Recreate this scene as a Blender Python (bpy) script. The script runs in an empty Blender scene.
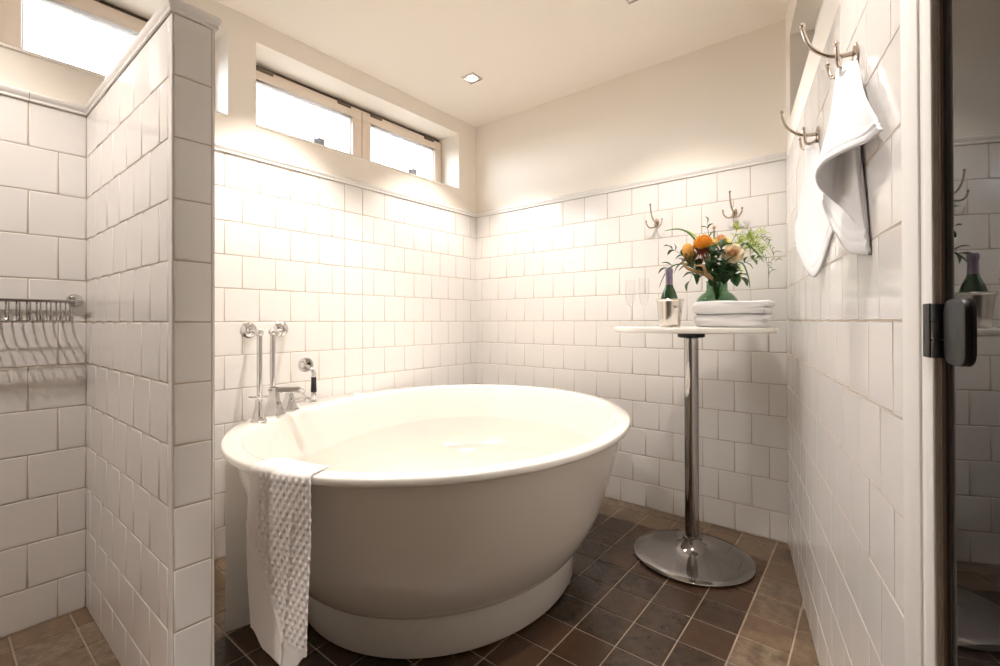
import bpy, bmesh, math, random
from mathutils import Vector, Matrix
random.seed(7)
S = bpy.context.scene
COL = S.collection
PI = math.pi
V3 = Vector

# ------------------------------------------------------------------ measures (metres)
P = .153                        # tile pitch
EYE = 6.89 * P                  # eye height
YAW, PITCH, ROLL = .6747, .0047, -.0026
FPX, CY = 463.53, 319.05        # focal length and horizon row in pixels of a 1000 x 666 frame
XL, YB, XR = -2.277, 2.5675, -.3095
YP0, YP1, XQ = .385, .482, -1.340       # shower partition
AR = .2129                      # the right wall leans 12 degrees off square
CEIL = 2.488
YF = -1.25                      # wall behind the camera
TRIM0, TRIM1 = EYE + 5 * P, EYE + 5.22 * P

# ------------------------------------------------------------------ camera
Fv = V3((-math.sin(YAW) * math.cos(PITCH), math.cos(YAW) * math.cos(PITCH), math.sin(PITCH)))
R0 = V3((math.cos(YAW), math.sin(YAW), 0))
U0 = R0.cross(Fv)
Rv = R0 * math.cos(ROLL) + U0 * math.sin(ROLL)
Uv = U0 * math.cos(ROLL) - R0 * math.sin(ROLL)
EYEP = V3((0, 0, EYE))
cam = bpy.data.cameras.new('camera')
camo = bpy.data.objects.new('camera', cam)
COL.objects.link(camo)
m = Matrix((Rv, Uv, -Fv)).transposed().to_4x4()
m.translation = EYEP
camo.matrix_world = m
cam.sensor_width = 36
cam.lens = FPX * 36 / 1000
cam.shift_y = -(333 - CY) / 1000
cam.clip_start = .02
S.camera = camo

# ------------------------------------------------------------------ world, exposure
S.view_settings.view_transform = 'Standard'
S.view_settings.look = 'None'
S.view_settings.gamma = 1
S.view_settings.exposure = 0.86
S.view_settings.use_curve_mapping = False
W = bpy.data.worlds.new('sky')
S.world = W
W.use_nodes = True
wt = W.node_tree
wb = wt.nodes['Background']
wb.inputs[1].default_value = 9.5
wc_ = wt.nodes.new('ShaderNodeTexCoord')
ws = wt.nodes.new('ShaderNodeSeparateXYZ')
wr_ = wt.nodes.new('ShaderNodeValToRGB')       # overcast sky over a dull ground
wr_.color_ramp.elements[0].position = .47
wr_.color_ramp.elements[0].color = (.035, .036, .034, 1)
wr_.color_ramp.elements[1].position = .53
wr_.color_ramp.elements[1].color = (.84, .92, 1, 1)
wm = wt.nodes.new('ShaderNodeMapRange')
wm.inputs['From Min'].default_value = -1
wt.links.new(wc_.outputs['Generated'], ws.inputs[0])
wt.links.new(ws.outputs['Z'], wm.inputs['Value'])
wt.links.new(wm.outputs[0], wr_.inputs['Fac'])
wt.links.new(wr_.outputs['Color'], wb.inputs[0])
S.cycles.max_bounces = 12
S.cycles.diffuse_bounces = 6
S.cycles.glossy_bounces = 6
S.cycles.transmission_bounces = 8
S.cycles.transparent_max_bounces = 12
S.cycles.sample_clamp_indirect = 6
S.cycles.caustics_refractive = False
S.cycles.blur_glossy = .5

SPOT_COL = (1, .92, .85)
# x, y, power, cone
SPOTS = [(-1.828, 2.027, 48, 94), (-1.85, 1.05, 64, 90), (-.80, 1.95, 34, 110),
         (-.78, -.187, 64, 50), (-1.70, -.30, 54, 130), (-.24, 1.0, 56, 76)]  # the wide shower lamp is unseen, added as fill light


def portal(name, loc, sx, sy, rot):
    l = bpy.data.lights.new(name, 'AREA')
    l.shape = 'RECTANGLE'
    l.size, l.size_y = sx, sy
    l.cycles.is_portal = True
    o = bpy.data.objects.new(name, l)
    o.location = loc
    o.rotation_euler = rot
    COL.objects.link(o)


portal('daylight_portal', (XL - .22, 1.69, 2.185), .4, 1.36, (0, -PI / 2, 0))
portal('daylight_portal', (XL - .22, .51, 2.185), .4, .72, (0, -PI / 2, 0))

# ------------------------------------------------------------------ helpers: points
WD = V3((math.sin(AR), -math.cos(AR), 0))       # along the right wall, towards the camera
WN = V3((-math.cos(AR), -math.sin(AR), 0))      # out of the right wall, into the room
D0 = V3((XR, YB, 0))


def RW(t, z, off=0):
    return D0 + WD * t + WN * off + V3((0, 0, z))


def ray(u, v):
    return Fv + Rv * ((u - 500) / FPX) + Uv * ((CY - v) / FPX)


def at(u, v, d):                # point of the photograph at a given distance into the room
    return EYEP + ray(u, v) * d


def rwt(u, v, t):               # point of the photograph in the upright plane at t along the right wall
    r = ray(u, v)
    p = EYEP + r * ((t - (EYEP - D0).dot(WD)) / r.dot(WD))
    d = .005 - (p - D0).dot(WN)
    return p + WN * d if d > 0 else p


# ------------------------------------------------------------------ helpers: materials
def mat(name, col, rough=.5, metal=0, spec=.5, coat=0, trans=0, ior=1.45, emit=None, estr=0, sheen=0,
        noise=None, bump=None, alpha=1):
    mt = bpy.data.materials.new(name)
    mt.use_nodes = True
    nt = mt.node_tree
    b = nt.nodes['Principled BSDF']
    b.inputs['Base Color'].default_value = (*col, 1)
    b.inputs['Roughness'].default_value = rough
    b.inputs['Metallic'].default_value = metal
    b.inputs['Specular IOR Level'].default_value = spec
    b.inputs['Coat Weight'].default_value = coat
    b.inputs['Coat Roughness'].default_value = .05
    b.inputs['Transmission Weight'].default_value = trans
    b.inputs['IOR'].default_value = ior
    b.inputs['Sheen Weight'].default_value = sheen
    if emit:
        b.inputs['Emission Color'].default_value = (*emit, 1)
        b.inputs['Emission Strength'].default_value = estr
    tc = nt.nodes.new('ShaderNodeTexCoord')
    if noise:                   # scale, second colour
        n = nt.nodes.new('ShaderNodeTexNoise')
        n.inputs['Scale'].default_value = noise[0]
        n.inputs['Detail'].default_value = 6
        mx = nt.nodes.new('ShaderNodeMix')
        mx.data_type = 'RGBA'
        mx.inputs[6].default_value = (*col, 1)
        mx.inputs[7].default_value = (*noise[1], 1)
        nt.links.new(tc.outputs['Object'], n.inputs['Vector'])
        nt.links.new(n.outputs['Fac'], mx.inputs[0])
        nt.links.new(mx.outputs[2], b.inputs['Base Color'])
    if bump:                    # scale, strength, distance
        n2 = nt.nodes.new('ShaderNodeTexNoise')
        n2.inputs['Scale'].default_value = bump[0]
        n2.inputs['Detail'].default_value = 4
        bp = nt.nodes.new('ShaderNodeBump')
        bp.inputs['Strength'].default_value = bump[1]
        bp.inputs['Distance'].default_value = bump[2]
        nt.links.new(tc.outputs['Object'], n2.inputs['Vector'])
        nt.links.new(n2.outputs['Fac'], bp.inputs['Height'])
        nt.links.new(bp.outputs['Normal'], b.inputs['Normal'])
    return mt


def clear(name, col, ior, rough=0):     # clear sheet: lets light straight through, mirrors at its surface
    mt = bpy.data.materials.new(name)
    mt.use_nodes = True
    nt = mt.node_tree
    nt.nodes.remove(nt.nodes['Principled BSDF'])
    t = nt.nodes.new('ShaderNodeBsdfTransparent')
    t.inputs[0].default_value = (*col, 1)
    g = nt.nodes.new('ShaderNodeBsdfGlossy')
    g.inputs['Roughness'].default_value = rough
    lw = nt.nodes.new('ShaderNodeLayerWeight')
    lw.inputs['Blend'].default_value = .5
    pw = nt.nodes.new('ShaderNodeMath')
    pw.operation = 'POWER'
    pw.inputs[1].default_value = 5
    nt.links.new(lw.outputs['Facing'], pw.inputs[0])
    f = nt.nodes.new('ShaderNodeMapRange')
    f.inputs['To Min'].default_value = ((ior - 1) / (ior + 1)) ** 2
    nt.links.new(pw.outputs[0], f.inputs['Value'])
    mx = nt.nodes.new('ShaderNodeMixShader')
    nt.links.new(f.outputs[0], mx.inputs[0])
    nt.links.new(t.outputs[0], mx.inputs[1])
    nt.links.new(g.outputs[0], mx.inputs[2])
    nt.links.new(mx.outputs[0], nt.nodes['Material Output'].inputs[0])
    return mt


M = {}
M['tile'] = mat('glazed_tile', (.80, .775, .75), .09, spec=.5, bump=(9, .06, .003))
M['grout'] = mat('grout', (.50, .40, .31), .8)
M['front'] = mat('front_paint', (.30, .27, .24), .6)
M['plaster'] = mat('plaster', (.89, .83, .75), .75, bump=(60, .06, .002))
M['ceil'] = mat('ceiling_paint', (.86, .795, .72), .8)
M['acrylic'] = mat('tub_acrylic', (.76, .725, .67), .13, coat=.3)
M['basechrome'] = mat('base_chrome', (.33, .315, .31), .07, 1)
M['darkchrome'] = mat('table_chrome', (.46, .445, .44), .07, 1)
M['chrome'] = mat('chrome', (.66, .65, .65), .05, 1)
M['steel'] = mat('brushed_steel', (.72, .68, .63), .16, 1)
M['nickel'] = mat('aged_nickel', (.50, .42, .35), .22, 1)
M['black'] = mat('black_plastic', (.008, .008, .009), .45)
M['blackgloss'] = mat('black_ceramic', (.012, .010, .010), .12)
M['terry'] = mat('white_terry', (.86, .85, .86), .95, spec=.1, sheen=.3, bump=(420, .5, .003))
M['matcloth'] = mat('mat_cotton', (.84, .80, .78), .95, spec=.1, sheen=.2, bump=(500, .4, .002))
M['tabletop'] = mat('table_laminate', (.86, .83, .78), .25)
M['frame'] = mat('window_wood', (.80, .68, .57), .4)
M['casing'] = mat('casing_paint', (.84, .82, .79), .5)
M['hingew'] = mat('window_hardware', (.16, .12, .09), .35, .8)
M['latch'] = mat('latch_grey', (.42, .42, .44), .3, .6)
M['pane'] = clear('window_glass', (.97, .98, 1), 1.45)
M['water'] = clear('water', (.97, .985, .975), 1.33)
M['flute'] = clear('crystal', (.985, .985, .985), 1.3)
M['smoked'] = mat('smoked_glass', (.006, .005, .005), .015, spec=.5, ior=1.5)
M['smokededge'] = mat('glass_edge', (.14, .10, .07), .3)
M['niche'] = mat('niche_paint', (.62, .52, .40), .7)
M['vase'] = clear('green_glass', (.58, .70, .60), 1.5)
M['bottle'] = mat('bottle_glass', (.012, .05, .012), .05, coat=.5)
M['foil'] = mat('foil', (.26, .22, .30), .3, .4)
M['label'] = mat('bottle_label', (.80, .77, .68), .6)
M['orange'] = mat('orange_petals', (.85, .33, .02), .6, noise=(40, (.90, .50, .05)))
M['rust'] = mat('rust_petals', (.33, .07, .04), .6)
M['bud'] = mat('banksia_orange', (.80, .42, .08), .7, noise=(90, (.62, .28, .06)))
M['olive'] = mat('olive_bract', (.22, .20, .06), .6, noise=(30, (.30, .16, .05)))
M['cream'] = mat('cream_petals', (.95, .80, .56), .6, noise=(25, (.97, .87, .68)))
M['heart'] = mat('rose_heart', (.94, .68, .42), .6)
M['yellow'] = mat('yellow_petals', (.88, .70, .20), .6, noise=(25, (.90, .80, .42)))
M['pink'] = mat('pink_petals', (.80, .40, .36), .6)
M['leaf'] = mat('dark_leaf', (.022, .06, .022), .4, noise=(12, (.05, .11, .035)))
M['leafmid'] = mat('mid_leaf', (.07, .16, .04), .45, noise=(12, (.13, .22, .06)))
M['lime'] = mat('lime_spray', (.42, .55, .10), .6, noise=(20, (.60, .66, .22)))
M['brown'] = mat('brown_leaf', (.20, .11, .04), .6, noise=(20, (.30, .18, .07)))
M['lamp'] = mat('lamp_lens', (1, .95, .9), .3, emit=(1, .88, .72), estr=14)
M['lampframe'] = mat('lamp_frame', (.62, .58, .54), .25, .6)
M['led'] = mat('lamp_recess', (.75, .70, .64), .4)


def floor_mat(name, c1, c2, c3, rough):
    mt = mat(name, c1, rough)
    nt = mt.node_tree
    b = nt.nodes['Principled BSDF']
    at_ = nt.nodes.new('ShaderNodeAttribute')
    at_.attribute_name = 'tone'
    tc = nt.nodes.new('ShaderNodeTexCoord')
    n = nt.nodes.new('ShaderNodeTexNoise')
    n.inputs['Scale'].default_value = 26
    n.inputs['Detail'].default_value = 8
    n.inputs['Roughness'].default_value = .72
    nt.links.new(tc.outputs['Object'], n.inputs['Vector'])
    r = nt.nodes.new('ShaderNodeValToRGB')
    r.color_ramp.elements[0].position = .36
    r.color_ramp.elements[0].color = (*c1, 1)
    r.color_ramp.elements[1].position = .68
    r.color_ramp.elements[1].color = (*c2, 1)
    nt.links.new(n.outputs['Fac'], r.inputs['Fac'])
    mx = nt.nodes.new('ShaderNodeMix')
    mx.data_type = 'RGBA'
    mx.inputs[7].default_value = (*c3, 1)
    nt.links.new(at_.outputs['Fac'], mx.inputs[0])
    nt.links.new(r.outputs['Color'], mx.inputs[6])
    nt.links.new(mx.outputs[2], b.inputs['Base Color'])
    bp = nt.nodes.new('ShaderNodeBump')
    bp.inputs['Strength'].default_value = .25
    bp.inputs['Distance'].default_value = .003
    nt.links.new(n.outputs['Fac'], bp.inputs['Height'])
    nt.links.new(bp.outputs['Normal'], b.inputs['Normal'])
    mr = nt.nodes.new('ShaderNodeMapRange')
    mr.inputs['To Min'].default_value = rough - .06
    mr.inputs['To Max'].default_value = rough + .14
    nt.links.new(n.outputs['Fac'], mr.inputs['Value'])
    nt.links.new(mr.outputs[0], b.inputs['Roughness'])
    return mt


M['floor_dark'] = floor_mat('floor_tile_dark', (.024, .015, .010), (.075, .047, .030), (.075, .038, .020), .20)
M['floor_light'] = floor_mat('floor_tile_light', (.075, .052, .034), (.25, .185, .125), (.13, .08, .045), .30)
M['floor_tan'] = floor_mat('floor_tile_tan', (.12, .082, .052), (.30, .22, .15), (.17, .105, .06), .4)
M['floor_grout'] = mat('floor_grout', (.36, .28, .20), .7)


# ------------------------------------------------------------------ helpers: meshes
class MB:
    def __init__(s):
        s.v, s.f, s.m = [], [], []

    def add(s, vs, fs, mi=0):
        o = len(s.v)
        s.v += [tuple(q) for q in vs]
        for f in fs:
            s.f.append([o + i for i in f])
            s.m.append(mi)
        return s

    def box(s, a, b, mi=0, bev=0, seg=2):
        bm = bmesh.new()
        bmesh.ops.create_cube(bm, size=1)
        for q in bm.verts:
            q.co = V3([(a[i] + b[i]) / 2 + q.co[i] * (b[i] - a[i]) for i in range(3)])
        if bev:
            bmesh.ops.bevel(bm, geom=bm.edges[:], offset=bev, segments=seg, affect='EDGES', profile=.5)
        bm.verts.index_update()
        s.add([q.co.copy() for q in bm.verts], [[q.index for q in f.verts] for f in bm.faces], mi)
        bm.free()
        return s

    def grid(s, rows, mi=0, closed=False, flip=False):      # rows: list of equal-length point lists
        n = len(rows[0])
        vs = [q for r in rows for q in r]
        fs = []
        for i in range(len(rows) - 1):
            for j in range(n if closed else n - 1):
                k = (j + 1) % n
                f = [i * n + j, i * n + k, (i + 1) * n + k, (i + 1) * n + j]
                fs.append(f[::-1] if flip else f)
        return s.add(vs, fs, mi)

    def lathe(s, prof, c=(0, 0, 0), n=40, mi=0):
        rows = [[(c[0] + max(r, 1e-5) * math.cos(2 * PI * k / n), c[1] + max(r, 1e-5) * math.sin(2 * PI * k / n), c[2] + z)
                 for k in range(n)] for r, z in prof]
        return s.grid(rows, mi, True)

    def tube(s, pts, r, n=10, mi=0, caps=True, flat=1):
        pts = [V3(q) for q in pts]
        rs = r if isinstance(r, (list, tuple)) else [r] * len(pts)
        t0 = (pts[1] - pts[0]).normalized()
        up = V3((0, 0, 1)) if abs(t0.z) < .9 else V3((1, 0, 0))
        a = t0.cross(up).normalized()
        rows = []
        for i, q in enumerate(pts):
            t = (pts[min(i + 1, len(pts) - 1)] - pts[max(i - 1, 0)]).normalized()
            a = (a - t * a.dot(t)).normalized()
            b = t.cross(a)
            rows.append([q + (a * math.cos(2 * PI * k / n) + b * math.sin(2 * PI * k / n) * flat) * rs[i] for k in range(n)])
        s.grid(rows, mi, True)
        if caps:
            o = len(s.v)
            s.f.append([o - len(rows) * n + k for k in range(n)][::-1])
            s.f.append([o - n + k for k in range(n)])
            s.m += [mi, mi]
        return s

    def ball(s, c, r, mi=0, n=14, sz=1):
        prof = [(r * math.sin(PI * i / n), -r * sz * math.cos(PI * i / n)) for i in range(n + 1)]
        return s.lathe(prof, c, n * 2, mi)

    def prism(s, poly, z0, z1, mi=0):
        n = len(poly)
        vs = [(x, y, z0) for x, y in poly] + [(x, y, z1) for x, y in poly]
        fs = [[i, (i + 1) % n, n + (i + 1) % n, n + i] for i in range(n)] + [list(range(n))[::-1], [n + i for i in range(n)]]
        return s.add(vs, fs, mi)

    def build(s, name, mats, parent=None, ang=40, base=None, fix=True, merge=0):
        me = bpy.data.meshes.new(name)
        org = V3(base) if base is not None else V3((0, 0, 0))
        q = parent
        sub = V3((0, 0, 0))
        while q is not None:
            sub += q.location
            q = q.parent
        me.from_pydata([V3(p) - org - sub for p in s.v], [], s.f)
        mats = mats if isinstance(mats, (list, tuple)) else [mats]
        for k in mats:
            me.materials.append(M[k] if isinstance(k, str) else k)
        me.polygons.foreach_set('material_index', s.m)
        if fix:
            bm = bmesh.new()
            bm.from_mesh(me)
            bmesh.ops.remove_doubles(bm, verts=bm.verts[:], dist=merge or 1e-6)
            bmesh.ops.recalc_face_normals(bm, faces=bm.faces[:])
            bm.to_mesh(me)
            bm.free()
        me.polygons.foreach_set('use_smooth', [True] * len(me.polygons))
        me.set_sharp_from_angle(angle=math.radians(ang))
        me.update()
        o = bpy.data.objects.new(name, me)
        COL.objects.link(o)
        o.location = org
        if parent is not None:
            o.parent = parent
        return o


def tag(o, label, cat, group=None, kind=None):
    o['label'] = label
    o['category'] = cat
    if group:
        o['group'] = group
    if kind:
        o['kind'] = kind
    return o


def thing(name, label, cat, loc=(0, 0, 0), group=None):
    o = bpy.data.objects.new(name, None)
    o.empty_display_size = .05
    COL.objects.link(o)
    o.location = loc
    return tag(o, label, cat, group)


def struct(o, label=None):
    o['kind'] = 'structure'
    if label:
        o['label'] = label
    return o


def dup(root, loc, rotz, label, group=None):
    def cp(o, par):
        c = o.copy()
        COL.objects.link(c)
        c.parent = par
        for ch in list(o.children):
            cp(ch, c)
        return c
    r = root.copy()
    COL.objects.link(r)
    for ch in list(root.children):
        cp(ch, r)
    r.location = loc
    r.rotation_euler = (0, 0, rotz)
    r['label'] = label
    if group:
        r['group'] = group
    return r


def crom(pts, n):               # smooth curve through points (tuples of any length)
    pts = [V3(q) for q in pts]
    out = []
    L = len(pts) - 1
    for i in range(n):
        t = i / (n - 1) * L
        k = min(int(t), L - 1)
        u = t - k
        p0, p1, p2, p3 = pts[max(k - 1, 0)], pts[k], pts[k + 1], pts[min(k + 2, L)]
        out.append(.5 * ((2 * p1) + (p2 - p0) * u + (2 * p0 - 5 * p1 + 4 * p2 - p3) * u * u + (3 * p1 - p0 - 3 * p2 + p3) * u ** 3))
    return out


def sm(a, b, x):
    t = max(0, min(1, (x - a) / (b - a)))
    return t * t * (3 - 2 * t)


# ------------------------------------------------------------------ tiles
def tile(mb, O, U, N, u0, u1, z0, z1, mi=1, up=V3((0, 0, 1)), hgt=.0028, gap=.0013, tilt=.0003):
    """one pillow-edged glazed tile on the plane O + U u + up z, raised along N"""
    u0, u1, z0, z1 = u0 + gap, u1 - gap, z0 + gap, z1 - gap
    if u1 - u0 < .012 or z1 - z0 < .012:
        return
    rings = [(0, 0), (.0004, .0016), (.0014, hgt - .0006), (.0036, hgt), (.0052, hgt)]
    tx, tz, td = random.uniform(-tilt, tilt), random.uniform(-tilt, tilt), random.uniform(0, .0004)
    vs = []
    for ins, d in rings:
        for a, b in ((0, 0), (1, 0), (1, 1), (0, 1)):
            uu = u0 + ins if a == 0 else u1 - ins
            zz = z0 + ins if b == 0 else z1 - ins
            dd = d + (td + tx * (a - .5) + tz * (b - .5) if d > 0 else 0)
            vs.append(O + U * uu + up * zz + N * dd)
    fs = []
    for k in range(4):
        for j in range(4):
            i = (j + 1) % 4
            fs.append([k * 4 + j, k * 4 + i, k * 4 + 4 + i, k * 4 + 4 + j])
    fs.append([16, 17, 18, 19])
    mb.add(vs, fs, mi)


def tile_rows(mb, O, U, N, ua, ub, anchor, k0=-7, k1=5, par=0, hgt=.0028, mi=1, tilt=.0003):
    """running bond rows; even rows have a joint at the anchor, odd rows half a tile away"""
    for k in range(k0, k1):
        z0 = max(EYE + k * P, .0)
        z1 = EYE + (k + 1) * P
        a = anchor + (P / 2 if (k + par) % 2 else 0)
        n0 = math.floor((ua - a) / P)
        js = [a + n * P for n in range(n0, int((ub - ua) / P) + n0 + 3)]
        js = [ua] + [j for j in js if ua + .012 < j < ub - .012] + [ub]
        for a_, b_ in zip(js[:-1], js[1:]):
            tile(mb, O, U, N, a_, b_, z0, z1, mi, hgt=hgt, tilt=tilt)


def trim_run(name, O, U, N, ua, ub, ph=0):
    mb = MB()
    prof = [(0, 0), (.008, 0), (.0105, .003), (.0095, .010), (.0135, .017), (.0165, .024), (.0155, .030), (.011, .0337), (0, .0337)]
    j = ua - (ua - ph) % P
    while j < ub:
        a, b = max(j, ua) + .0006, min(j + P, ub) - .0006
        j += P
        if b - a < .006:
            continue
        n = len(prof)
        vs = [O + U * a + N * d + V3((0, 0, TRIM0 + z)) for d, z in prof] + [O + U * b + N * d + V3((0, 0, TRIM0 + z)) for d, z in prof]
        fs = [[i, (i + 1) % n, n + (i + 1) % n, n + i] for i in range(n)] + [list(range(n)), [n + i for i in range(n)][::-1]]
        mb.add(vs, fs)
    return struct(mb.build(name, 'tile', ang=35))


# ================================================================== ROOM SHELL
T = .30                                             # wall thickness outside
YR = YF
XRF = XR + math.tan(AR) * (YB - YF)                 # where the right wall meets the wall behind the camera
# floor
mb = MB()
mb.box((XL - T, YF - .1, -.12), (XRF + .35, YB + T, -.004), 0)
tones = []
XA, YA = -.504, 1.412


def wall_x(y):
    return XR + math.tan(AR) * (YB - y)


nf = len(mb.f)
tones = [0] * nf
i0 = math.floor((XL - XA) / .15) - 1
for ix in range(i0, i0 + 24):
    for iy in range(-20, 10):
        x0, x1 = XA + ix * .15, XA + (ix + 1) * .15
        y0, y1 = YA + iy * .153, YA + (iy + 1) * .153
        x0, y0, y1 = max(x0, XL), max(y0, YF), min(y1, YB)
        xm = wall_x((y0 + y1) / 2)
        if x0 > xm or x1 - x0 < .012 or y1 - y0 < .012:
            continue
        x1 = min(x1, wall_x(y0) + .01)
        if x1 - x0 < .012:
            continue
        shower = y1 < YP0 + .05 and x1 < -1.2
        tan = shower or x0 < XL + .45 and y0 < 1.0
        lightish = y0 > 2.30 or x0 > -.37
        b = len(mb.f)
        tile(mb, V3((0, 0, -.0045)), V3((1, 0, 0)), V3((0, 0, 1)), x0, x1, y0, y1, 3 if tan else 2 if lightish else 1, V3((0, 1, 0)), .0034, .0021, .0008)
        tn = random.random() ** 1.6
        tones += [tn] * (len(mb.f) - b)
flo = mb.build('floor', ['floor_grout', 'floor_dark', 'floor_light', 'floor_tan'], ang=50, fix=False)
ca = flo.data.attributes.new('tone', 'FLOAT', 'FACE')
ca.data.foreach_set('value', tones)
struct(flo, 'dark brown square floor tiles with lighter mottled border tiles')

# ceiling
struct(MB().box((XL - T, YF - .1, CEIL), (XRF + .35, YB + T, CEIL + .12)).build('ceiling', 'ceil'))

# left wall: two window openings
WZ0, WZ1 = 1.985, 2.385
WA = (.994, 2.385)              # window over the bath
WB = (.155, .871)               # window over the shower
mb = MB()
x0 = XL - T
for ya, yb, za, zb in ((YF - .1, YB + T, -.02, WZ0), (YF - .1, YB + T, WZ1, CEIL + .02), (YF - .1, WB[0], WZ0, WZ1),
                       (WB[1], WA[0], WZ0, WZ1), (WA[1], YB + T, WZ0, WZ1)):
    mb.box((x0, ya, za), (XL, yb, zb), 0)
mb.box((XL - .01, YF, 0), (XL + .0012, YB, TRIM0), 2)
O, U, N = V3((XL, 0, 0)), V3((0, 1, 0)), V3((1, 0, 0))
tile_rows(mb, O, U, N, YF, YP0, YP0)
tile_rows(mb, O, U, N, YP1, 1.467, 1.467)
for k in range(-7, 5):
    tile(mb, O, U, N, 1.467, 1.583, max(EYE + k * P, 0), EYE + (k + 1) * P)
tile_rows(mb, O, U, N, 1.583, YB, 1.583)
wl = struct(mb.build('wall_left', ['plaster', 'tile', 'grout'], ang=50, fix=False))
trim_run('trim_1', V3((XL, 0, 0)), U, N, YP1, YB, 1.467 - .07)
trim_run('trim_2', V3((XL, 0, 0)), U, N, YF, YP0, .08)

# back wall
mb = MB()
mb.box((XL - T, YB, -.02), (XR + .5, YB + T, CEIL + .02), 0)
mb.box((XL, YB - .0012, 0), (XR + .02, YB + .01, TRIM0), 2)
O, U, N = V3((0, YB, 0)), V3((1, 0, 0)), V3((0, -1, 0))
tile_rows(mb, O, U, N, XL, XR, XR)
struct(mb.build('wall_back', ['plaster', 'tile', 'grout'], ang=50, fix=False))
trim_run('trim_3', O, U, N, XL, XR, XR - .08)

# right wall with the recess above its ledge
LEDGE, NZ1, NT0 = 1.956, 2.322, .164
TE = 1.66                       # the tiles end at the casing
LEN = (YB - YF) / math.cos(AR) + .1


def rbox(mb, t0, t1, z0, z1, o0, o1, mi=0, bev=0):
    b = MB().box((t0, o0, z0), (t1, o1, z1), mi, bev)
    mb.add([RW(x, z, y) for x, y, z in b.v], [f[::-1] for f in b.f], mi)


mb = MB()
rbox(mb, -.02, 1.778, -.02, LEDGE, -.32, 0)
rbox(mb, 1.778, 2.56, -.02, LEDGE, -.32, -.26)
rbox(mb, 2.56, LEN, -.02, LEDGE, -.32, 0)
rbox(mb, -.02, NT0, LEDGE, CEIL + .02, -.32, 0)
rbox(mb, NT0, LEN, NZ1, CEIL + .02, -.32, 0)
rbox(mb, NT0, 1.7, LEDGE, NZ1, -.32, -.22, 0)
rbox(mb, 1.7, LEN, LEDGE, NZ1, -.32, 0, 0)
rbox(mb, 0, TE, 0, EYE + 5 * P, -.01, .0012, 2)
tile_rows(mb, D0, WD, WN, 0, TE, 0, par=0, hgt=.0017)
struct(mb.build('wall_right', ['plaster', 'tile', 'grout'], ang=50, fix=False))

# wall behind the camera
mb = MB()
mb.box((XL - T, YF - .2, -.02), (XRF + .3, YF, CEIL + .02), 0)
struct(mb.build('wall_front', ['front'], ang=50, fix=False))

# shower partition
mb = MB()
BN, BE = .026, .0075            # bullnose edge strips: width on the long faces and on the end
mb.box((XL, YP0 + .0012, 0), (XQ - .0012, YP1 - .0012, TRIM1 - .004), 1)
tile_rows(mb, V3((0, YP0 + .0024, 0)), V3((1, 0, 0)), V3((0, -1, 0)), XL, XQ - BN, XL, mi=0, tilt=.0006)
tile_rows(mb, V3((0, YP1 - .0024, 0)), V3((1, 0, 0)), V3((0, 1, 0)), XL, XQ - BN, XL, mi=0)
for k in range(-7, 5):
    tile(mb, V3((XQ - .0024, 0, 0)), V3((0, 1, 0)), V3((1, 0, 0)), YP0 + BE * .5, YP1 - BE, max(0, EYE + k * P), EYE + (k + 1) * P, 0)
for yc, sg in ((YP0, 1), (YP1, -1)):            # rounded corner strips
    be = BE * .5 if sg > 0 else BE
    rr_ = .0034 if sg > 0 else .006
    poly = [(XQ - BN + .0006, yc + sg * .012), (XQ - BN + .0006, yc)]
    for i in range(9):
        a = PI / 2 * i / 8
        poly.append((XQ - rr_ + rr_ * math.sin(a), yc + sg * (rr_ - rr_ * math.cos(a))))
    poly += [(XQ, yc + sg * (be - .0003)), (XQ - .005, yc + sg * (be - .0003)), (XQ - .005, yc + sg * .012)]
    if sg < 0:
        poly = poly[::-1]
    mb.prism(poly, 0, TRIM0, 0)
struct(mb.build('wall_partition', ['tile', 'grout'], ang=50, fix=False))
# cap moulding of the partition: one profile mitred round the free end
prof = [(-.0005, 0), (.004, 0), (.006, .003), (.005, .010), (.009, .017), (.012, .024), (.011, .030), (.006, .0337), (-.02, .0337)]
segs = []
def cap_path(d):
    return [(XL, YP0 - d), (XQ + d, YP0 - d), (XQ + d, YP1 + d), (XL, YP1 + d)]
mb = MB()
rows = [[(x, y, TRIM0 + z) for x, y in cap_path(d)] for d, z in prof]
for r in rows:                  # split the long sides into pieces with thin joints
    pass
mb.grid(rows)
mb.add([(x, y, TRIM1 - .0002) for x, y in cap_path(-.019)], [[0, 1, 2, 3]])
for k in range(1, 7):           # joints between the cap pieces
    xj = XL + k * P
    for yy, sg in ((YP0, -1), (YP1, 1)):
        pj = [(d + .0004, z) for d, z in prof[1:8]]
        vs = [(xj - .0008, yy + sg * d, TRIM0 + z) for d, z in pj] + [(xj + .0008, yy + sg * d, TRIM0 + z) for d, z in pj]
        mb.add(vs, [[i, i + 1, 8 + i, 7 + i] for i in range(6)], 1)
struct(mb.build('trim_4', ['tile', 'grout'], ang=35))


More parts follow.
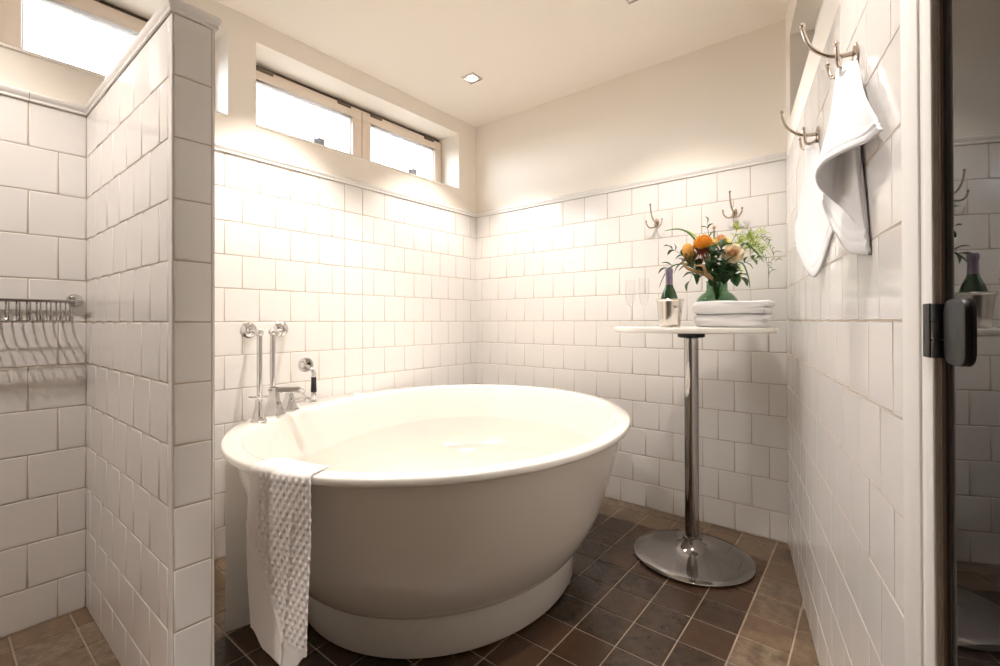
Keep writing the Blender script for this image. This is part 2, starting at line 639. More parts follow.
# ------------------------------------------------------------------ windows
def window(name, ya, yb, sashes, latch=True):
    XF = XL - .17                   # room side of the frame
    XG = XF - .035
    fz0, fz1 = WZ0 + .004, WZ1 - .022
    fr = MB()
    fw = .026
    for (a, b, c, d) in ((ya, yb, fz0, fz0 + fw), (ya, yb, fz1 - fw, fz1), (ya, ya + fw, fz0 + fw, fz1 - fw), (yb - fw, yb, fz0 + fw, fz1 - fw)):
        fr.box((XF - .07, a, c), (XF - .012, b, d), 0, .002)
    root = struct(fr.build(name, 'frame', base=(XF, (ya + yb) / 2, WZ0)))
    top = MB().box((XF - .07, ya, fz1), (XF - .03, yb, WZ1))
    top.build('head_gap', 'hingew', root)
    sill = MB().box((XL - .18, ya + .001, WZ0 - .002), (XL + .006, yb - .001, WZ0 + .010), 0, .003)
    sill.build('window_sill', 'plaster', root)
    for sa, sb in sashes:
        w, wt, wb = .062, .058, .066
        q = MB()
        z0, z1 = fz0 + .012, fz1 - .010
        for (a, b, c, d) in ((sa, sb, z0, z0 + wb), (sa, sb, z1 - wt, z1), (sa, sa + w, z0 + wb, z1 - wt), (sb - w, sb, z0 + wb, z1 - wt)):
            q.box((XG - .01, a, c), (XF + .004, b, d), 0, .0025)
        so = q.build('sash', 'frame', root)
        MB().box((XG + .004, sa + w - .004, z0 + wb - .004), (XG + .012, sb - w + .004, z1 - wt + .004)).build('pane', 'pane', so)
        bd = MB()                   # glazing bead, bluish in the daylight
        for (a, b, c, d) in ((sa + w, sb - w, z1 - wt - .007, z1 - wt), (sb - w - .007, sb - w, z0 + wb, z1 - wt), (sa + w, sa + w + .007, z0 + wb, z1 - wt)):
            bd.box((XG - .004, a, c), (XG + .022, b, d), 0, .001)
        bd.build('glazing_bead', 'casing', so)
        for hy in (sa + .10, sb - .12):
            h = MB().tube([(XF + .006, hy - .04, z1 + .002), (XF + .006, hy + .04, z1 + .002)], .0065)
            h.box((XF - .002, hy - .045, z1 - .014), (XF + .0075, hy + .045, z1 - .001), 0, .001)
            h.build('hinge', 'hingew', so)
        if latch:
            cy = (sa + sb) / 2 + .06
            h = MB().box((XF + .003, cy - .035, z0 + wb - .004), (XF + .012, cy + .035, z0 + wb + .024), 0, .003)
            h.tube([(XF + .010, cy + .02, z0 + wb + .012), (XF + .035, cy + .015, z0 + wb + .014), (XF + .04, cy - .05, z0 + wb + .020)], [.006, .0055, .005])
            h.build('latch', 'latch', so)
    return root


window('window_1', WA[0], WA[1], [(WA[0] + .014, 1.694), (1.702, WA[1] - .014)])
window('window_2', WB[0], WB[1], [(WB[0] + .014, WB[1] - .014)])

# the recess in the right wall holds a small fixed light
q = MB()
rbox(q, .20, .235, LEDGE + .002, NZ1 - .002, -.115, -.088, 0, .002)
rbox(q, 1.65, 1.69, LEDGE + .002, NZ1 - .002, -.115, -.088, 0, .002)
rbox(q, .235, 1.65, LEDGE + .002, LEDGE + .03, -.115, -.088, 0, .002)
rbox(q, .235, 1.65, NZ1 - .035, NZ1 - .002, -.115, -.088, 0, .002)
w3 = struct(q.build('window_3', 'casing', base=RW(.9, LEDGE, -.1)))
q = MB()
rbox(q, .233, 1.652, LEDGE + .028, NZ1 - .033, -.105, -.099)
q.build('pane', 'smoked', w3)

# ------------------------------------------------------------------ casing, glass door and hinge at the right
q = MB()
rbox(q, TE, 1.730, 0, CEIL, 0, .004, 0, .0015)
rbox(q, 1.730, 1.752, 0, CEIL, 0, .0008, 0, 0)
rbox(q, 1.752, 1.781, 0, CEIL, 0, .0045, 0, .002)
struct(q.build('trim_5', 'casing', base=RW(1.7, 0, 0)), 'white painted door casing')
GO = -.007
q = MB()
rbox(q, 1.786, 2.55, .012, LEDGE - .006, GO - .008, GO + .0, 0)
door = struct(q.build('door_1', 'smoked', base=RW(2.1, 0, GO)), 'smoked dark glass door mirroring the room')
q = MB()
rbox(q, 1.779, 1.786, .012, LEDGE - .006, GO - .006, GO + .004, 0, .001)
q.build('edge_strip', 'smokededge', door)
# black hinge: leaf with knuckles on the casing, rounded plate on the glass
HZ0, HZ1 = .999, 1.080
q = MB()
rbox(q, 1.760, 1.783, HZ0 + .006, HZ1 - .004, .005, .008, 0, .001)
for k in range(3):
    za = HZ0 + .006 + k * (HZ1 - HZ0 - .010) / 3
    q.tube([RW(1.789, za + .001, .001), RW(1.789, za + (HZ1 - HZ0 - .010) / 3 - .001, .001)], .0068, 14)
hg = q.build('hinge', 'black', door)
poly = []
a0, a1, rr = 1.797, 1.858, .016
for cx, cz, st in ((a1 - rr, HZ1 - rr, 0), (a0 + rr, HZ1 - rr, 1), (a0 + rr, HZ0 + rr, 2), (a1 - rr, HZ0 + rr, 3)):
    for i in range(7):
        a = (st + i / 6) * PI / 2
        poly.append((cx + rr * math.cos(a), cz + rr * math.sin(a)))
q = MB()
rows = []
for o, ins in ((GO + .0003, 0), (GO + .003, 0), (GO + .005, .001), (GO + .0058, .003)):
    cx, cz = (a0 + a1) / 2, (HZ0 + HZ1) / 2
    rows.append([RW(cx + (x - cx) * (1 - ins / .04), cz + (z - cz) * (1 - ins / .04), o) for x, z in poly])
q.grid(rows, 0, True)
n = len(poly)
q.f.append([3 * n + i for i in range(n)])
q.m.append(0)
q.build('hinge_plate', 'black', hg)


# ------------------------------------------------------------------ ceiling lamps
def spot(i, x, y, pw, cone):
    root = thing('ceiling_spotlight', 'lamp', 'lamp', (x, y, CEIL), 'recessed ceiling spotlights')
    q = MB()
    a, b = .046, .036
    for r0, r1 in (((-a, -a), (a, -b)), ((-a, b), (a, a)), ((-a, -b), (-b, b)), ((b, -b), (a, b))):
        q.box((x + r0[0], y + r0[1], CEIL - .006), (x + r1[0], y + r1[1], CEIL), 0, .0015)
    q.build('lamp_frame', 'lampframe', root)
    MB().box((x - b, y - b, CEIL - .0025), (x + b, y + b, CEIL - .0004)).build('lamp_plate', 'led', root)
    MB().lathe([(0, -.0045), (.026, -.0045), (.029, -.0026), (.029, -.0012), (0, -.0012)], (x, y, CEIL), 32).build('lens', 'lamp', root)
    l = bpy.data.lights.new('spot_lamp', 'SPOT')
    l.energy = pw
    l.color = SPOT_COL
    l.spot_size = math.radians(cone)
    l.spot_blend = .55
    l.shadow_soft_size = .028
    o = bpy.data.objects.new('spot_lamp', l)
    COL.objects.link(o)
    o.parent = root
    o.location = (0, 0, -.012)
    return root


LAB = ['square recessed ceiling spotlight near the back corner by the window', 'square recessed ceiling spotlight above the tub end of the partition',
       'square recessed ceiling spotlight above the bar table', 'square recessed ceiling spotlight over the open floor before the tub',
       'unseen square ceiling spotlight added as fill light over the shower', 'square recessed ceiling spotlight beside the right wall, above the towels']
for i, a in enumerate(SPOTS):
    spot(i, *a)['label'] = LAB[i]

# ================================================================== BATHTUB
TC, TA, RA, RB = (-1.478, 1.467), -1.2688, .908, .787
ca_, sa_ = math.cos(TA), math.sin(TA)
NT = 96


def ell(s, z, n=NT, off=0):
    out = []
    for i in range(n):
        t = 2 * PI * i / n
        a, b = (RA * s + off) * math.cos(t), (RB * s + off) * math.sin(t)
        out.append((max(TC[0] + a * ca_ - b * sa_, XL + .006), TC[1] + a * sa_ + b * ca_, z))
    return out


def basin(f, z):                # inner outline: narrower on the wall side where the tap deck is
    pts = []
    for (x, y, _), (x1, y1, _) in zip(ell(1, z), ell(f, z)):
        w = sm(-1.55, -2.20, x) if False else max(0, min(1, (-1.72 - x) / .45))
        w *= max(0, 1 - abs(y - 1.15) / 1.1)
        pts.append((x1 + .13 * w, y1, z))
    return pts


RIM = .655
tub = thing('bathtub', 'large oval white freestanding bathtub with a flared bowl on a round plinth', 'bathtub', (TC[0], TC[1], 0))
q = MB()
rows = [ell(.70, .146), ell(.742, .152), ell(.765, .175), ell(.808, .23), ell(.838, .275), ell(.862, .32), ell(.894, .41), ell(.918, .48), ell(.938, .54),
        ell(.953, .59), ell(.963, .622), ell(.966, .628), ell(.992, .629), ell(.998, .632), ell(1, .637), ell(1, .648), ell(.998, .6525), ell(.993, .655)]
inner = [(.950, .6555), (.938, .654), (.930, .649), (.925, .64), (.905, .59), (.885, .53), (.86, .46), (.825, .38), (.77, .31), (.68, .262), (.55, .245), (.3, .240), (.05, .236)]
rows += [basin(f, z) for f, z in inner]
q.grid(rows, 0, True)
q.f.append([len(q.v) - NT + i for i in range(NT)])
q.m.append(0)
q.build('bowl', 'acrylic', tub, ang=55)
q = MB()
q.grid([ell(.66, .146), ell(.700, .146), ell(.704, .143), ell(.705, .138), ell(.705, .012), ell(.702, .008), ell(.69, .008)], 0, True)
q.build('plinth', 'acrylic', tub, ang=45)
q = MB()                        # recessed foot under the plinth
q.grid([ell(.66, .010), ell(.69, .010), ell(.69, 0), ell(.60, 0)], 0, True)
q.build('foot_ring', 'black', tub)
# apron between bowl and wall
AP = []
pts = ell(.985, 0, 240)
start = min(range(240), key=lambda i: (pts[i][0] + 1.712) ** 2 + (pts[i][1] - .655) ** 2)
step = 1 if pts[(start + 20) % 240][0] < pts[start][0] else -1
k = start
arc = []
while True:
    x, y, _ = pts[k % 240]
    if y > 2.15:
        break
    arc.append((max(x, XL + .012), y))
    k += step
inn = [(TC[0] + (x - TC[0]) * .66, TC[1] + (y - TC[1]) * .66) for x, y in arc]
poly = arc + inn[::-1]
mid = [(-1.50, .80)]
q = MB()
n = len(arc)
for (z0, z1) in ((0, .630),):
    for i in range(n - 1):
        a, b, c, d = arc[i], arc[i + 1], inn[i + 1], inn[i]
        q.add([(a[0], a[1], z0), (b[0], b[1], z0), (b[0], b[1], z1), (a[0], a[1], z1)], [[0, 1, 2, 3]])
    for i in (0, n - 1):        # end panels
        a, d = arc[i], inn[i]
        rr = []
        for s_ in range(6):
            w = s_ / 5
            rr.append([(a[0] + (d[0] - a[0]) * w, a[1] + (d[1] - a[1]) * w, z0), (a[0] + (d[0] - a[0]) * w, a[1] + (d[1] - a[1]) * w, z1 if s_ < 1 else .62 - .42 * min(1, max(0, (w - .06) / .5)))])
        q.grid(rr)
q.build('apron', 'acrylic', tub, ang=50)

q = MB()                        # still water
WZ = .472
wr = [(x, y, WZ) for x, y, _ in basin(.8635, WZ)]
wc = (TC[0], TC[1])
rows = [[(wc[0] + (x - wc[0]) * f, wc[1] + (y - wc[1]) * f, WZ + .0012 * math.sin(17 * x * f + 9 * y) * (f > .2)) for x, y, _ in wr] for f in (1, .85, .7, .55, .4, .25, .1, .001)]
q.grid(rows, 0, True)
tag(q.build('bath_water', 'water', base=(TC[0], TC[1], WZ)), 'still clear water filling the oval white bathtub', 'water')

# ------------------------------------------------------------------ taps on the deck
tap = thing('bath_tap', 'chrome deck mounted bath mixer with two tall standpipes to the wall', 'tap', (-1.99, .94, RIM))
ZR = RIM + .0002


def cone4(q, x, y, w0, w1, h, rot=0, mi=0, z=ZR, n=4):
    rows = []
    for f, zz in ((1.12, 0), (1.12, .006), (1, .008), (.82, .3), (.70, .6), (.62, .85), (.58, 1)):
        w = w1 + (w0 - w1) * (1 - (zz if zz > .01 else 0)) ** 1.6 if zz > .01 else w0 * f
        zz = zz if zz < .01 else zz * h
        rows.append([(x + w * math.cos(rot + 2 * PI * (k + .5) / n), y + w * math.sin(rot + 2 * PI * (k + .5) / n), z + zz) for k in range(n)])
    q.grid(rows, mi, True)
    q.f.append([len(q.v) - n + i for i in range(n)])
    q.m.append(mi)


def cross(par, x, y, z, r=.026, ax=0):
    q = MB()
    for k in range(2):
        a = ax + k * PI / 2
        d = V3((math.cos(a), math.sin(a), 0)) * r
        q.tube([V3((x, y, z)) - d, V3((x, y, z)) - d * .5, V3((x, y, z)) + d * .5, V3((x, y, z)) + d], [.0058, .0042, .0042, .0058], 10)
    q.ball((x, y, z), .0095, n=8)
    return q.build('cross_handle', 'chrome', par)


v1, sp, v2, hs = (-1.915, .846), (-1.985, .940), (-2.040, 1.034), (-2.165, 1.222)
# left valve with its standpipe
q = MB().lathe([(.031, 0), (.031, .005), (.027, .008), (.020, .030), (.0145, .058), (.0125, .080), (.0125, .088), (0, .088)], (*v1, ZR), 28)
va = q.build('valve', 'chrome', tap)
cross(va, v1[0], v1[1], ZR + .098, .036, -.4)
WX = XL + .005


def standpipe(x, y, zb, zt, wy, wz):
    q = MB()
    q.tube([(x, y, zb), (x, y, zt - .03), (x, y, zt)], .0105, 16)
    q.ball((x, y, zt), .0165, n=10)
    st = q.build('standpipe', 'chrome', tap)
    q = MB()
    q.tube([(x, y, zt), ((x + WX) / 2, (y + wy) / 2, (zt + wz) / 2), (WX + .02, wy, wz)], .0085, 12)
    q.tube([(WX + .028, wy, wz), (WX + .014, wy, wz)], [.013, .017], 20)
    q.build('wall_arm', 'chrome', st)
    q = MB()
    b = MB().lathe([(0, .016), (.015, .016), (.022, .012), (.033, .006), (.037, .002), (.037, 0), (0, 0)], (0, 0, 0), 32)
    q.add([(WX + z, wy + yy, wz + xx) for xx, yy, z in b.v], b.f)
    q.build('wall_flange', 'chrome', st)


standpipe(v1[0] - .004, v1[1] + .005, ZR + .10, 1.010, .958, 1.016)
# spout tower, its standpipe and the second valve
q = MB()
cone4(q, sp[0], sp[1], .045, .019, .120, .65)
a0 = V3((sp[0], sp[1], ZR + .108))
dr = V3((.50, .87, 0)).normalized()
sd = V3((-dr.y, dr.x, 0))
rows = []
for s_, hw, zt, zb in ((-.02, .013, .012, -.012), (.03, .013, .012, -.012), (.075, .014, .011, -.013), (.10, .015, .008, -.018), (.118, .0155, -.002, -.026), (.124, .015, -.012, -.032)):
    c = a0 + dr * s_
    rows.append([c + sd * hw + V3((0, 0, zt - .003)), c + sd * (hw - .004) + V3((0, 0, zt)), c - sd * (hw - .004) + V3((0, 0, zt)), c - sd * hw + V3((0, 0, zt - .003)),
                 c - sd * hw + V3((0, 0, zb + .003)), c - sd * (hw - .004) + V3((0, 0, zb)), c + sd * (hw - .004) + V3((0, 0, zb)), c + sd * hw + V3((0, 0, zb + .003))])
q.grid(rows, 0, True)
q.f += [[len(q.v) - 8 + i for i in range(8)], [len(q.v) - 48 + i for i in range(8)][::-1]]
q.m += [0, 0]
q.build('spout', 'chrome', tap, ang=30)
standpipe(sp[0] - .012, sp[1] + .0, ZR + .118, 1.010, 1.110, 1.018)
q = MB()
cone4(q, v2[0], v2[1], .042, .016, .092, .65)
vb = q.build('valve', 'chrome', tap, ang=30)
cross(vb, v2[0] + .055, v2[1] + .055, ZR + .052, .017, .3)
q = MB().tube([(v2[0], v2[1], ZR + .052), (v2[0] + .055, v2[1] + .055, ZR + .052)], .006)
q.build('handle_stem', 'chrome', vb)

# hand shower resting in its deck cradle
hsr = thing('hand_shower', 'chrome hand shower with a black handle standing on the tub deck', 'hand shower', (hs[0], hs[1], RIM))
q = MB().lathe([(.024, 0), (.024, .004), (.013, .009), (.012, .020), (.015, .026), (.015, .032), (.011, .036), (0, .036)], (*hs, ZR), 28)
q.build('cradle', 'chrome', hsr)
q = MB().lathe([(.0, .036), (.0125, .036), (.0125, .046), (.0105, .050), (0, .050)], (*hs, ZR), 20)
q.build('collar', 'chrome', hsr)
q = MB().lathe([(0, .050), (.0135, .050), (.0145, .056), (.0130, .085), (.0125, .118), (.0135, .124), (0, .124)], (*hs, ZR), 20)
q.build('handle', 'blackgloss', hsr)['label'] = 'black ceramic handle'
hx = V3((hs[0], hs[1], ZR))
neck = crom([hx + V3((0, 0, .122)), hx + V3((0, 0, .145)), hx + V3((-.008, -.010, .166)), hx + V3((-.030, -.018, .180))], 12)
q = MB().tube(neck, [.0115] * 4 + [.0095] * 6 + [.012, .013], 14)
q.build('neck', 'chrome', hsr)
hc = hx + V3((-.036, -.022, .184))
ax = V3((.82, -.55, .12)).normalized()
e1 = ax.cross(V3((0, 0, 1))).normalized()
e2 = ax.cross(e1)
b = MB().lathe([(0, .014), (.010, .014), (.020, .010), (.031, .010), (.036, .005), (.037, -.004), (.033, -.012), (.020, -.020), (0, -.022)], n=32)
q = MB().add([hc + e1 * x + e2 * y + ax * z for x, y, z in b.v], b.f)
q.build('spray_head', 'chrome', hsr)

# ------------------------------------------------------------------ bath mat over the rim
NS, NW = 110, 270
th0, th1 = None, None


def rim_at(px):                 # rim outline point below a column of the mat
    r = V3((px, 0, 0))
    return r


outl = [V3(p) for p in ell(1.0, RIM, 2400)]


def column(p):
    d = p - EYEP
    return 500 + FPX * d.dot(Rv) / d.dot(Fv)


def rim_index(u):               # near side of the rim, at a column of the photograph
    return min((i for i in range(2400) if outl[i].y < 1.0), key=lambda i: abs(column(outl[i]) - u) + (1e3 if outl[i].x < -1.62 else 0))


iA, iB = rim_index(253), rim_index(312)
if abs(iA - iB) > 1200:
    iA, iB = (iA - 2400, iB) if iA > iB else (iA, iB - 2400)
rows = []
zb_l, zb_r = .150, .125
mbm = MB()
for j in range(NS + 1):
    s = j / NS
    fi = iA + (iB - iA) * s
    o = outl[int(math.floor(fi)) % 2400].lerp(outl[(int(math.floor(fi)) + 1) % 2400], fi - math.floor(fi))
    nrm = V3((o.x - TC[0], o.y - TC[1], 0)).normalized()
    # bottom contour of the mat: rounded left corner, long right corner
    zb = .153 + .040 * (1 - sm(0, .24, s)) + .024 * (1 - sm(0, .7, s)) + .055 * sm(.76, 1, s)
    top_in = -.105 + .035 * s
    L1, L3 = -top_in - .012, RIM - zb - .012
    row = []
    for i in range(NW + 1):
        w = i / NW
        d = w * (L1 + .03 + L3)
        if d < L1:
            off, z, nn = top_in + d, RIM + .0085, V3((0, 0, 1))
            off2 = off
            # beyond the flat rim the end droops a little into the bowl
            z -= max(0, -.062 - off) * .25
        elif d < L1 + .03:
            a = (d - L1) / .03 * PI / 2
            off2, z, nn = -.012 + .0225 * math.sin(a), RIM - .012 + .0205 * math.cos(a), nrm * math.sin(a) + V3((0, 0, math.cos(a)))
        else:
            off2, z, nn = .0105, RIM - .012 - (d - L1 - .03), nrm
        hang = sm(L1, L1 + .35, d)
        off2 += hang * (.010 * math.sin(4.2 * s + 3.5 * w) - .006 * (1 - s) * sm(.35, .8, w) + .006)
        # dotted waffle field, plain border at the left and the folded plain corner below
        vz = (RIM - z) / .52
        mk = sm(.16, .24, s) * sm(-.03, .03, vz) if vz < .42 else sm(0, .10, s - (.16 + 1.05 * (vz - .42)))
        mk *= 1 - sm(.80, .86, vz)
        X, Y = s * .30 / .029, (RIM - z) / .032
        b = math.cos(2 * PI * X) * math.cos(2 * PI * Y)
        bump = .0032 * mk * max(b, 0)
        crease = .006 * math.exp(-((s - (.02 + 1.05 * (vz - .28))) / .035) ** 2) * sm(.26, .32, vz) * (1 - sm(.80, .9, vz))
        crease += .004 * math.exp(-((s - (.80 - .22 * vz)) / .022) ** 2) * sm(.1, .3, vz)
        p = V3((o.x, o.y, 0)) + nrm * off2 + V3((0, 0, z)) + nn * (bump + crease)
        row.append(p)
    rows.append(row)
mbm.grid(rows)
mo = mbm.build('bath_mat', 'matcloth', ang=180, base=(-1.36, .62, RIM))
so_ = mo.modifiers.new('thickness', 'SOLIDIFY')
so_.thickness = .006
so_.offset = -1
tag(mo, 'white dotted bath mat draped over the near rim of the bathtub', 'bath mat')

# ================================================================== BAR TABLE AND WHAT STANDS ON IT
TBX, TBY, TBZ = -.6285, 2.155, 1.0265
bt = thing('bar_table', 'round white topped bar table on a tall chrome pole and trumpet base', 'table', (TBX, TBY, 0))
MB().lathe([(0, -.022), (0.326, -.022), (0.332, -.019), (0.334, -.014), (0.334, -.006), (0.332, -.001), (0.328, 0), (0, 0)], (TBX, TBY, TBZ), 96).build('tabletop', 'tabletop', bt)
MB().lathe([(0, -.048), (.046, -.048), (.057, -.044), (.057, -.0222), (0, -.0222)], (TBX, TBY, TBZ), 40).build('mounting_plate', 'black', bt)
MB().lathe([(.0, .075), (.030, .075), (.030, .40), (.0305, .402), (.0305, .976), (.027, .978), (0, .978)], (TBX, TBY, 0), 48).build('pole', 'darkchrome', bt)
MB().lathe([(0, .004), (.242, .004), (.249, .006), (.250, .010), (.246, .014), (.20, .020), (.14, .028), (.09, .038), (.062, .050), (.046, .066), (.0385, .084), (.0375, .094), (.031, .097), (0, .097)], (TBX, TBY, 0), 96).build('base', 'basechrome', bt)
MB().lathe([(0, 0), (.236, 0), (.246, .004), (0, .0045)], (TBX, TBY, 0), 64).build('floor_pad', 'black', bt)

# wine cooler and bottle
bx, by = -.671, 2.0
cool = thing('ice_bucket', 'small polished steel wine bucket holding a green bottle on the bar table', 'ice bucket', (bx, by, TBZ))
MB().lathe([(0, .0005), (.0385, .0005), (.041, .003), (.0435, .02), (.053, .108), (.0545, .113), (.058, .1155), (.0585, .118), (.057, .1195), (.053, .118), (.051, .108), (.0415, .02), (.039, .006), (0, .006)], (bx, by, TBZ), 48).build('bucket', 'steel', cool)
for sx in (1,):
    kx = V3((bx + .036, by - .035, TBZ + .080))
    q = MB().tube([kx, kx + V3((.006, -.007, 0))], .004, 10)
    q.ball(kx + V3((.009, -.010, 0)), .0075, n=8)
    q.build('knob', 'steel', cool)
bot = thing('wine_bottle', 'dark green foil necked bottle standing in the steel bucket', 'bottle', (bx - .004, by + .006, TBZ + .0065))
BZ = TBZ + .0065
MB().lathe([(0, 0), (.033, 0), (.036, .004), (.036, .100), (.034, .122), (.027, .144), (.019, .162), (.0145, .176), (.0135, .20), (.0135, .222), (0, .222)], (bx - .004, by + .006, BZ), 40).build('bottle_body', 'bottle', bot)
MB().lathe([(.0150, .172), (.0147, .180), (.0142, .21), (.0142, .222), (.0163, .226), (.0163, .240), (.0142, .245), (0, .246)], (bx - .004, by + .006, BZ), 32).build('neck_foil', 'foil', bot)['label'] = 'dull purple grey foil'


# champagne flutes
def flute(x, y, lab):
    f = thing('champagne_flute', lab, 'glass', (x, y, TBZ), 'champagne flutes on the bar table')
    MB().lathe([(0, .0005), (.031, .0005), (.0315, .002), (.020, .0045), (.006, .008), (.0036, .014), (.0032, .05), (.0034, .085), (.007, .094), (.015, .108), (.0215, .135), (.0235, .165),
                (.0225, .195), (.0205, .222), (.0196, .2225), (.0195, .222), (.0215, .195), (.0225, .165), (.0205, .136), (.014, .110), (.005, .098), (0, .096)], (x, y, TBZ), 36).build('glass', 'flute', f)
    return f


fl = flute(-.889, 2.10, 'clear champagne flute at the left end of the bar table')
dup(fl, (-.803, 2.05, TBZ), 0, 'clear champagne flute nearer the steel wine bucket')


# folded towels
def folded_towel(x0, x1, y0, y1, z, h, lab, seed):
    rnd = random.Random(seed)
    t = (h - .003) / 2          # one layer
    prof = []
    # cross section through a cloth folded once, fold at the left
    outer, L = [], x1 - x0
    r = h / 2
    def arc(cx, cz, rad, a0, a1, n):
        return [(cx + rad * math.cos(a0 + (a1 - a0) * i / n), cz + rad * math.sin(a0 + (a1 - a0) * i / n)) for i in range(n + 1)]
    e = t / 2
    prof += [(x0 + r + (L - r - e) * i / 14, h) for i in range(15)][::-1]
    prof += arc(x0 + r, r, r, PI / 2, 3 * PI / 2, 16)[1:]
    prof += [(x0 + r + (L - r - e - .006) * i / 14, 0) for i in range(1, 15)]
    prof += arc(x1 - e - .006, e, e, -PI / 2, PI / 2, 8)[1:]
    prof += [(x1 - e - .006 - .05 * i / 6, t - .0004 + .0008 * i / 6) for i in range(1, 6)]
    prof += [(x1 - e - .062, t + .0014)]
    prof += [(x1 - e - .05 + .05 * i / 6, t + .0018 + .0012 * i / 6) for i in range(0, 6)]
    prof += arc(x1 - e, h - e, e, -PI / 2, PI / 2, 8)[1:-1]
    n = 14
    rows = []
    ph = [rnd.uniform(0, 6) for _ in range(4)]
    zc = h / 2
    for k in range(n + 1):
        w = k / n
        y = y0 + (y1 - y0) * w
        ed = min(w, 1 - w) * n
        ins = .008 if ed == 0 else .0025 if ed == 1 else 0
        row = []
        for px, pz in prof:
            dz = pz - zc
            xx = px + (ins if px < (x0 + x1) / 2 else -ins) * .6
            zz = zc + dz * (1 - ins / (h / 2) * .8)
            zz += (.0016 * math.sin(px * 31 + ph[0]) + .0012 * math.sin(y * 40 + px * 17 + ph[1])) * (zz / h)
            yy = y + .0022 * math.sin(px * 26 + pz * 120 + ph[2])
            row.append((xx, yy, z + max(zz, .0003)))
        rows.append(row)
    q = MB().grid(rows, 0, True)
    m_ = len(prof)
    q.f += [list(range(m_))[::-1], [n * m_ + i for i in range(m_)]]
    q.m += [0, 0]
    o = q.build('folded_towel', 'terry', ang=70, base=((x0 + x1) / 2, (y0 + y1) / 2, z))
    return tag(o, lab, 'towel', 'folded towels on the bar table')


folded_towel(-.588, -.315, 2.035, 2.20, TBZ + .0005, .053, 'thick white folded towel lying directly on the bar table', 3)
folded_towel(-.594, -.306, 2.03, 2.20, TBZ + .0545, .054, 'thick white folded towel stacked on top of the other', 5)

# vase
vx, vy = -.560, 2.318
vs_ = thing('flower_vase', 'round green glass vase behind the folded white towels', 'vase', (vx, vy, TBZ))
MB().lathe([(0, .001), (.050, .001), (.058, .004), (.080, .035), (.093, .075), (.094, .100), (.086, .128), (.068, .150), (.052, .160), (.046, .170), (.045, .205), (.050, .212), (.048, .2125), (.0425, .205),
            (.0435, .170), (.05, .158), (.066, .147), (.083, .126), (.0905, .1), (.0895, .075), (.076, .036), (.055, .008), (0, .007)], (vx, vy, TBZ), 56).build('vase_body', 'vase', vs_)
NECK = V3((vx, vy, TBZ + .205))
FOOT = V3((vx, vy, TBZ + .03))


def stem_to(q, p, r=.0025, mi=0, spread=.03, low=.12):
    p = V3(p)
    d = V3((p.x - vx, p.y - vy, 0))
    d = d / max(d.length, .001)
    k = NECK + d * spread
    q.tube(crom([NECK - V3((0, 0, low)) - d * spread * .6, k, k.lerp(p, .5) + V3((0, 0, .015)), p], 14), r, 7, mi)


def leaf_strip(q, base, tip, width, droop=0, mi=0, side=None, n=10, fold=.25):
    base, tip = V3(base), V3(tip)
    d = (tip - base)
    sdir = V3(side) if side else d.cross(V3((0, 0, 1)))
    if sdir.length < 1e-4:
        sdir = V3((1, 0, 0))
    sdir.normalize()
    up = sdir.cross(d).normalized()
    rows = []
    for i in range(n + 1):
        t = i / n
        c = base + d * t + up * (math.sin(PI * t) * d.length * .12) - V3((0, 0, droop * t * t))
        w = width * (math.sin(PI * min(1, t * .92 + .05)) ** .8) * (1 - .25 * t)
        rows.append([c - sdir * w + up * w * fold, c - sdir * w * .5 + up * w * fold * .4, c, c + sdir * w * .5 + up * w * fold * .4, c + sdir * w + up * w * fold])
    b = len(q.v)
    q.grid(rows, mi)
    q.grid([[p - up * .0007 for p in r] for r in rows], mi, flip=True)


def fl_at(u, v, y):             # a point of the photograph at a distance y from the camera's wall plane
    r = ray(u, v)
    return EYEP + r * (y / r.y)


TOC = lambda p: (EYEP - V3(p)).normalized()


def frame_of(ax):
    e1 = ax.cross(V3((0, 0, 1))).normalized()
    return e1, e1.cross(ax)


# orange pincushion bloom
c = fl_at(704, 246, 2.24)
f = thing('pincushion_flower', 'spiky orange bloom with rust coloured underside in the vase', 'flower', tuple(c), 'flowers in the green vase')
q = MB()
stem_to(q, c - V3((0, 0, .012)), .003)
q.build('stem', 'leafmid', f)
ax = (TOC(c) * .55 + V3((-.1, 0, .85))).normalized()
e1, e2 = frame_of(ax)
q, q2 = MB(), MB()
rnd = random.Random(11)
for i in range(230):
    z = 1 - (i + .5) / 230 * 1.55
    a = i * 2.39996
    r = math.sqrt(max(0, 1 - z * z))
    d = (e1 * r * math.cos(a) + e2 * r * math.sin(a) + ax * z)
    tip = c + d * (.043 + rnd.uniform(-.004, .004)) + ax * .010
    mid = c + d * .026 + ax * .002
    (q if z > -.05 else q2).tube([c + d * .008, mid, tip], [.0012, .0016, .0022], 5)
q.ball(c, .016, n=8)
q.build('bloom', 'orange', f)
for i in range(40):
    a = i * 2.39996
    d = e1 * math.cos(a) + e2 * math.sin(a)
    b0 = c - ax * .012 + d * .012
    q2.tube([b0, b0 + d * .020 - V3((0, 0, .014)), b0 + d * (.026 + .008 * rnd.random()) - V3((0, 0, .034 + .012 * rnd.random()))], [.0022, .0022, .0012], 5)
q2.build('under_petals', 'rust', f)['label'] = 'rust red underside'

